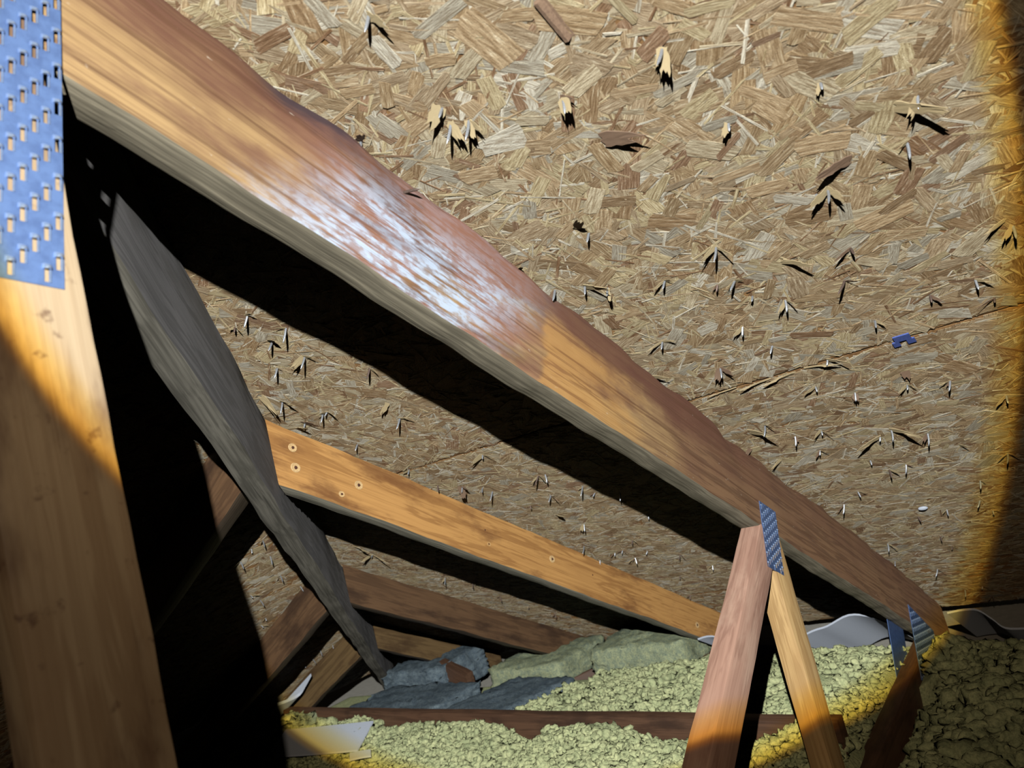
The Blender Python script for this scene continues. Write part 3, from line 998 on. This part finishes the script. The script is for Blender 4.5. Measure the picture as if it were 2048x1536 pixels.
def jack(y, depth, mat, label, seed, group='jack rafters right of the hip'):
    p0 = CAM + N1 * (DK - 0.001) + EY * (y + TT / 2)
    o = beam('jack_rafter', p0, D1, N1, TT, depth, ((W(y + TT / 2 + HX + 0.027 + 0.0005, y + TT / 2, 0), HP), (W(2.68, 0, 0), Vector((1, 0, 0)))), mat, None, seg=50, wobble=0.0012, seed=seed)
    tag(o, label, 'rafter', group)
    return o


jk = [jack(1.115, 0.107, M['honey'], 'honey coloured jack rafter with pale knots, nearest behind the truss chord', 21),
      jack(1.75, 0.100, M['brown'], 'reddish brown jack rafter below the honey coloured one', 22),
      jack(2.27, 0.095, M['brown_b'], 'short olive brown jack rafter, lowest right of the hip rafter', 23)]


def jack2(x, depth, mat, label, seed, group='jack rafters left of the hip'):
    p0 = CAM + N2 * (K2 - 0.001) + Vector((x + TT / 2, 0, 0))
    o = beam('jack_rafter', p0, D2, N2, TT, depth, ((W(x + TT / 2, x + TT / 2 - HX + 0.027 + 0.0005, 0), HP), (W(0, 2.85, 0), EY)), mat, None, seg=40, wobble=0.0012, seed=seed)
    tag(o, label, 'rafter', group)
    return o


jack2(0.80, 0.105, M['brown'], 'half shadowed jack rafter highest on the left of the hip rafter', 31)
jack2(1.42, 0.105, M['brown'], 'dark brown jack rafter in the middle left of the hip rafter', 32)
jack2(1.93, 0.105, M['brown_b'], 'dark jack rafter lowest on the left above the bent white foam', 33)

# knots on the honey coloured jack
for px, py, r in [(586, 895, .008), (592, 935, .009), (718, 970, .009), (684, 988, .006), (840, 1013, .010), (918, 1032, .012), (970, 1060, .006), (1105, 1118, .009), (978, 1088, .005), (1185, 1150, .007), (1395, 1250, .010)]:
    P = on_plane(px, py, EY, 1.115)
    bm = bmesh.new()
    vs = [[bm.verts.new((rr * r * math.cos(k * math.pi / 6), -hh, rr * r * math.sin(k * math.pi / 6))) for k in range(12)] for rr, hh in ((1.0, 0.0), (0.9, 0.0012), (0.5, 0.0006))]
    for q in range(2):
        for k in range(12): bm.faces.new((vs[q][k], vs[q][(k + 1) % 12], vs[q + 1][(k + 1) % 12], vs[q + 1][k]))
    bm.faces.new(vs[2])
    kn = mesh_obj('knot', bm_mesh('knot', bm, 40), M['knot'], jk[0], frame_m(P + EY * 0.0012, D1 * 1.2, EY, N1))
    bm = bmesh.new()
    bmesh.ops.create_cone(bm, cap_ends=True, segments=10, radius1=r * 0.38, radius2=r * 0.3, depth=0.0014)
    mesh_obj('knot_core', bm_mesh('knot_core', bm), M['knot_core'], kn, frame_m(P - EY * 0.0002, D1, N1, -EY))

# ------------------------------------------------------------------ boards lying across the ceiling joists
strap = beam('strapping_board', W(1.685, 1.5, -0.598), Vector((0.125, 1, 0)), Vector((0, 0, 1)), TT, 0.084, ((W(0, 0.526, 0), EY), (W(0, 2.62, 0), EY)), M['dark'], None, seg=40, seed=41)
tag(strap, 'reddish board lying across the attic floor half buried in yellow insulation', 'board')
jo = beam('ceiling_joist', W(1.9, 1.115 + TT / 2, -0.684), Vector((1, 0, 0)), Vector((0, 0, 1)), TT, 0.086, ((W(1.0, 0, 0), Vector((1, 0, 0))), (W(2.6, 0, 0), Vector((1, 0, 0)))), M['dark'], None, seg=20, seed=42)
tag(jo, 'dark joist end showing between the insulation batts', 'joist')
b1 = beam('wood_offcut', on_plane(1178, 1340, EY, 1.60) + Vector((0, 0, 0.0)), Vector((-0.55, 0.75, -0.16)), Vector((0.2, 0, 1)), 0.04, 0.05, ((W(2.3, 1.35, 0), Vector((-0.5, 0.8, 0))), (W(1.80, 1.98, 0), Vector((-0.5, 0.8, 0)))), M['dark'], None, seg=16, seed=43)
tag(b1, 'dark timber offcut slanting between two dusty batts', 'offcut')
b2 = beam('wood_offcut', W(2.16, 2.02, -0.61), Vector((0.25, 0.5, 0.05)), Vector((0, 0, 1)), 0.038, 0.075, ((W(0, 1.97, 0), EY), (W(0, 2.2, 0), EY)), M['dark'], None, seg=10, seed=44)
tag(b2, 'brown timber stub standing beside the grey batt', 'offcut')

# ------------------------------------------------------------------ insulation
def height(x, y):
    xr = 1.685 + 0.125 * (y - 1.5)                                                     # the strapping board
    h = -0.640 + 0.010 * np.sin(x * 5.1 + y * 3.3) + 0.010 * np.sin(x * 11 - y * 9 + 1.0) + 0.006 * np.sin(x * 29 + y * 23)
    h += 0.024 * np.exp(-((x - xr + 0.10) / 0.10) ** 2) * (1 + 0.35 * np.sin(y * 13))
    h += 0.016 * np.exp(-((x - xr - 0.14) / 0.10) ** 2 - ((y - 1.05) / 0.30) ** 2) - 0.03 * np.exp(-((x - 2.12) / 0.12) ** 2 - ((y - 1.30) / 0.18) ** 2)     # heap behind the board
    h += 0.030 * np.exp(-((x - 1.95) / 0.20) ** 2 - ((y - 0.72) / 0.16) ** 2)          # heap between chord and first jack
    h += 0.03 * np.exp(-((x - xr) / 0.10) ** 2 - ((y - 0.58) / 0.04) ** 2)
    h -= 0.045 * np.exp(-((y - 0.515) / 0.04) ** 2)
    h -= 0.060 * np.exp(-((x - xr + 0.05) / 0.05) ** 2 - ((y - 1.34) / 0.05) ** 2)     # bare bits of board
    h -= 0.050 * np.exp(-((x - xr + 0.05) / 0.06) ** 2 - ((y - 1.93) / 0.10) ** 2)
    h = np.where((x > xr + 0.03) & (y > 1.45), np.minimum(h, -0.70), h)
    near = 1 / (1 + np.exp((y - 0.502) / 0.004))
    g = -0.700 + 0.016 * np.sin(x * 7 + y * 6) + 0.010 * np.sin(x * 17 - y * 13) - 0.058 * np.exp(-((y - 0.46) / 0.05) ** 2) * (x < 2.05)
    g += 0.09 * np.exp(-((x - 2.12) / 0.10) ** 2 - ((y - 0.41) / 0.05) ** 2) + 0.035 * np.exp(-((x - 1.95) / 0.25) ** 2 - ((y - 0.25) / 0.12) ** 2)
    h = h * (1 - near) + near * np.maximum(g, -0.765)
    slope = -0.600 - 0.40 * (x - 2.02)
    cap2 = 0.794 - 0.5 * y - 0.09
    return np.minimum(h, np.minimum(slope, cap2))


nx, ny = 130, 130
gx = np.linspace(0.35, 2.72, nx); gy = np.linspace(-0.6, 2.9, ny)
GX, GY = np.meshgrid(gx, gy, indexing='ij')
GZ = height(GX, GY) - 0.012 + CZ
base_v = np.stack([GX, GY, GZ], 2).reshape(-1, 3)
idx = np.arange(nx * ny).reshape(nx, ny)
q = np.stack([idx[:-1, :-1], idx[1:, :-1], idx[1:, 1:], idx[:-1, 1:]], 2).reshape(-1, 4)
base_f = np.concatenate([q[:, [0, 1, 2]], q[:, [0, 2, 3]]])
# tufts
bm = bmesh.new(); bmesh.ops.create_icosphere(bm, subdivisions=2, radius=1.0)
iv = np.array([v_.co for v_ in bm.verts]); iF = np.array([[v_.index for v_ in f.verts] for f in bm.faces]); bm.free()
variants = []
for k in range(8):
    d_ = np.ones(len(iv))
    for j in range(7):
        w_ = rng.normal(0, 1, 3); w_ /= np.linalg.norm(w_)
        d_ += 0.20 * np.sin(iv @ w_ * rng.uniform(2, 6.5) + rng.uniform(0, 6))
    variants.append(iv * d_[:, None])
variants = np.array(variants)


def tufts(n, x0, x1, y0, y1, smin, smax):
    x = rng.uniform(x0, x1, n); y = rng.uniform(y0, y1, n)
    keep = (x < 2.66) & ~((np.abs(x - 1.685 - 0.125 * (y - 1.5)) < 0.03) & (y > 0.57)) & ~((x > 1.72) & (y > 1.45)) & ~((y > YF - 0.012) & (y < YF + TT + 0.004))
    x, y = x[keep], y[keep]; n = len(x)
    s = rng.uniform(smin, smax, n)
    z = height(x, y) + rng.uniform(-0.6, 0.35, n) * s + CZ
    vv = variants[rng.integers(0, 8, n)] * (s[:, None] * np.stack([rng.uniform(.7, 1.2, n), rng.uniform(.7, 1.2, n), rng.uniform(.5, .9, n)], 1))[:, None, :]
    a_ = rng.uniform(0, 6.28, n); ca, sa = np.cos(a_)[:, None], np.sin(a_)[:, None]
    vx = vv[..., 0] * ca - vv[..., 1] * sa; vy = vv[..., 0] * sa + vv[..., 1] * ca
    V = np.stack([vx + x[:, None], vy + y[:, None], vv[..., 2] + z[:, None]], 2).reshape(-1, 3)
    Fc = (iF[None] + (np.arange(n) * len(iv))[:, None, None]).reshape(-1, 3)
    return V, Fc


VV = [base_v]; FF = [base_f]; off = len(base_v)
for args in ((12000, 1.05, 2.4, 0.49, 2.4, 0.004, 0.013), (6500, 1.10, 1.75, 0.49, 2.3, 0.004, 0.010), (2200, 1.0, 2.6, -0.1, 0.5, 0.009, 0.022), (700, 0.4, 1.1, 0.5, 2.5, 0.012, 0.028), (500, 1.2, 1.75, 2.2, 2.8, 0.010, 0.03)):
    v_, f_ = tufts(*args)
    VV.append(v_); FF.append(f_ + off); off += len(v_)
loose = mesh_obj('loose_insulation', np_mesh('loose_insulation', np.concatenate(VV), np.concatenate(FF), True), M['wool'], None)
tag(loose, 'fluffy yellow-green loose fill insulation covering the attic floor', 'insulation', kind='stuff')


def batt(name, c, ex, ey, ez, sx, sy, sz, mat, label, seed, lump=0.012, group='insulation batts at the eaves'):
    r = np.random.default_rng(seed)
    bm = bmesh.new()
    bmesh.ops.create_cube(bm, size=1.0)
    bmesh.ops.subdivide_edges(bm, edges=bm.edges[:], cuts=17, use_grid_fill=True)
    ph = r.uniform(0, 6.28, (6,)); fr_ = r.uniform(8, 40, (6, 3))
    for v_ in bm.verts:
        p = v_.co.copy()
        k = 16
        q_ = Vector((p.x * sx, p.y * sy, p.z * sz))
        rr = (abs(2 * p.x) ** k + abs(2 * p.y) ** k + abs(2 * p.z) ** k) ** (1 / k)
        q_ = q_ / max(rr, 1e-6) * max(abs(2 * p.x), abs(2 * p.y), abs(2 * p.z))
        nse = sum(math.sin(fr_[i] @ np.array(q_) * 2 + ph[i]) for i in range(6)) / 6
        q_ = q_ + q_.normalized() * (nse * lump) + Vector(r.normal(0, lump * 0.26, 3))
        v_.co = q_
    o = mesh_obj(name, bm_mesh(name, bm, 80), mat, None, frame_m(c, ex, ey, ez))
    tag(o, label, 'insulation', group)
    return o


X_, Z_ = Vector((1, 0, 0)), Vector((0, 0, 1))
yw = Vector((0.0, 1, 0.0))
batt('insulation_batt', W(2.37, 1.325, -0.682), X_, yw, Z_, 0.34, 0.35, 0.17, M['batt'], 'broad dusty yellow batt under the honey coloured jack rafter', 51)
batt('insulation_batt', W(2.38, 1.795, -0.705), X_, yw, Z_, 0.34, 0.33, 0.14, M['batt'], 'yellow topped batt under the reddish brown jack rafter', 52)
batt('insulation_batt', W(2.02, 1.72, -0.71), Vector((0.97, -0.2, -0.08)).normalized(), Vector((0.2, 0.97, 0)).normalized(), Z_, 0.36, 0.30, 0.10, M['batt_grey'], 'grey dust coated batt flap hanging below the yellow topped batt', 53, 0.010)
batt('insulation_batt', W(1.93, 2.12, -0.675), X_, Vector((0.1, 1, 0)).normalized(), Z_, 0.34, 0.48, 0.09, M['batt_grey'], 'flat blue-grey batt lying behind the reddish board', 54, 0.012)
batt('insulation_batt', W(2.30, 2.30, -0.655), X_, yw, Z_, 0.30, 0.32, 0.12, M['batt_grey'], 'dark grey batt tucked in the corner at the foot of the hip rafter', 55, 0.012)
batt('insulation_batt', W(1.72, 2.48, -0.67), X_, yw, Z_, 0.16, 0.16, 0.13, M['batt'], 'pale lump of insulation beside the bent white foam', 56, 0.022, group=None)

# ------------------------------------------------------------------ white foam rafter vents
def baffle(pts, ext, mat, label, thick=0.005, name='vent_baffle', smooth=4):
    """a folded foam sheet: profile points, pushed along ext"""
    P = [Vector(p) for p in pts]
    fine = []
    n = len(P)
    for i in range(n - 1):
        p0, p1, p2, p3 = P[max(i - 1, 0)], P[i], P[i + 1], P[min(i + 2, n - 1)]
        for k in range(smooth):
            t = k / smooth
            fine.append(0.5 * ((2 * p1) + (p2 - p0) * t + (2 * p0 - 5 * p1 + 4 * p2 - p3) * t * t + (3 * p1 - p0 - 3 * p2 + p3) * t ** 3))
    fine.append(P[-1])
    c = sum(fine, Vector()) / len(fine)
    up = Vector((0, 0, 1))
    bm = bmesh.new()
    rows = []
    for j in range(5):
        f = j / 4
        rows.append(([bm.verts.new(p + ext * f - c) for p in fine], [bm.verts.new(p + ext * f - c + up * thick) for p in fine]))
    m = len(fine)
    for j in range(4):
        for i in range(m - 1):
            a, b = rows[j], rows[j + 1]
            bm.faces.new((a[0][i], a[0][i + 1], b[0][i + 1], b[0][i])); bm.faces.new((a[1][i], b[1][i], b[1][i + 1], a[1][i + 1]))
        for e in (0, m - 1): bm.faces.new((rows[j][0][e], rows[j + 1][0][e], rows[j + 1][1][e], rows[j][1][e]))
    for r_ in (rows[0], rows[4]):
        for i in range(m - 1): bm.faces.new((r_[0][i], r_[0][i + 1], r_[1][i + 1], r_[1][i]))
    o = mesh_obj(name, bm_mesh(name, bm, 50), mat, None, Matrix.Translation(c))
    tag(o, label, 'foam vent', 'white foam rafter vents')
    return o


EX = lambda px, py, x: on_plane(px, py, X_, x)
baffle([EX(1396, 1280, 2.25), EX(1425, 1274, 2.25), EX(1480, 1288, 2.25), EX(1560, 1292, 2.25), EX(1625, 1264, 2.25), EX(1655, 1254, 2.25), EX(1698, 1232, 2.25), EX(1745, 1236, 2.25), EX(1785, 1252, 2.25)], D1 * 0.35, M['foam'], 'white foam vent sheet curling between the chord and the honey coloured jack rafter')
baffle([EX(1895, 1228, 2.25), EX(1925, 1222, 2.25), EX(1955, 1222, 2.25), EX(1985, 1240, 2.25), EX(2012, 1258, 2.25), EX(2060, 1259, 2.25), EX(2120, 1262, 2.25)], D1 * 0.35, M['foam'], 'dim foam vent sheet bending down at the right edge beyond the heel plate')
baffle([on_deck2(556, 1411, .07), on_deck2(578, 1403, .07), on_deck2(600, 1391, .07), on_deck2(612, 1372, .06), on_deck2(623, 1352, .05)], D2 * 0.3, M['foam'], 'bright bent foam vent edge below the lowest left jack rafter', 0.010)
baffle([on_deck2(345, 1477, .06), on_deck2(372, 1462, .06), on_deck2(400, 1447, .06), on_deck2(418, 1420, .05), on_deck2(438, 1393, .04)], D2 * 0.3, M['foam'], 'barely visible foam vent edge in the dark beside the post')
Zp = lambda px, py, z: on_plane(px, py, Z_, z)
o = baffle([Zp(572, 1462, -0.588), Zp(640, 1456, -0.586), Zp(700, 1450, -0.584), Zp(747, 1445, -0.586)], Vector((-0.12, -0.05, -0.035)), M['foam'], 'flat white foam sheet lying on the insulation in front of the reddish board')
o2 = baffle([Zp(700, 1510, -0.600), Zp(722, 1505, -0.598), Zp(742, 1502, -0.600)], Vector((-0.02, -0.02, -0.008)), M['foam'], 'small white foam scrap on the insulation below the flat foam sheet', name='foam_scrap')
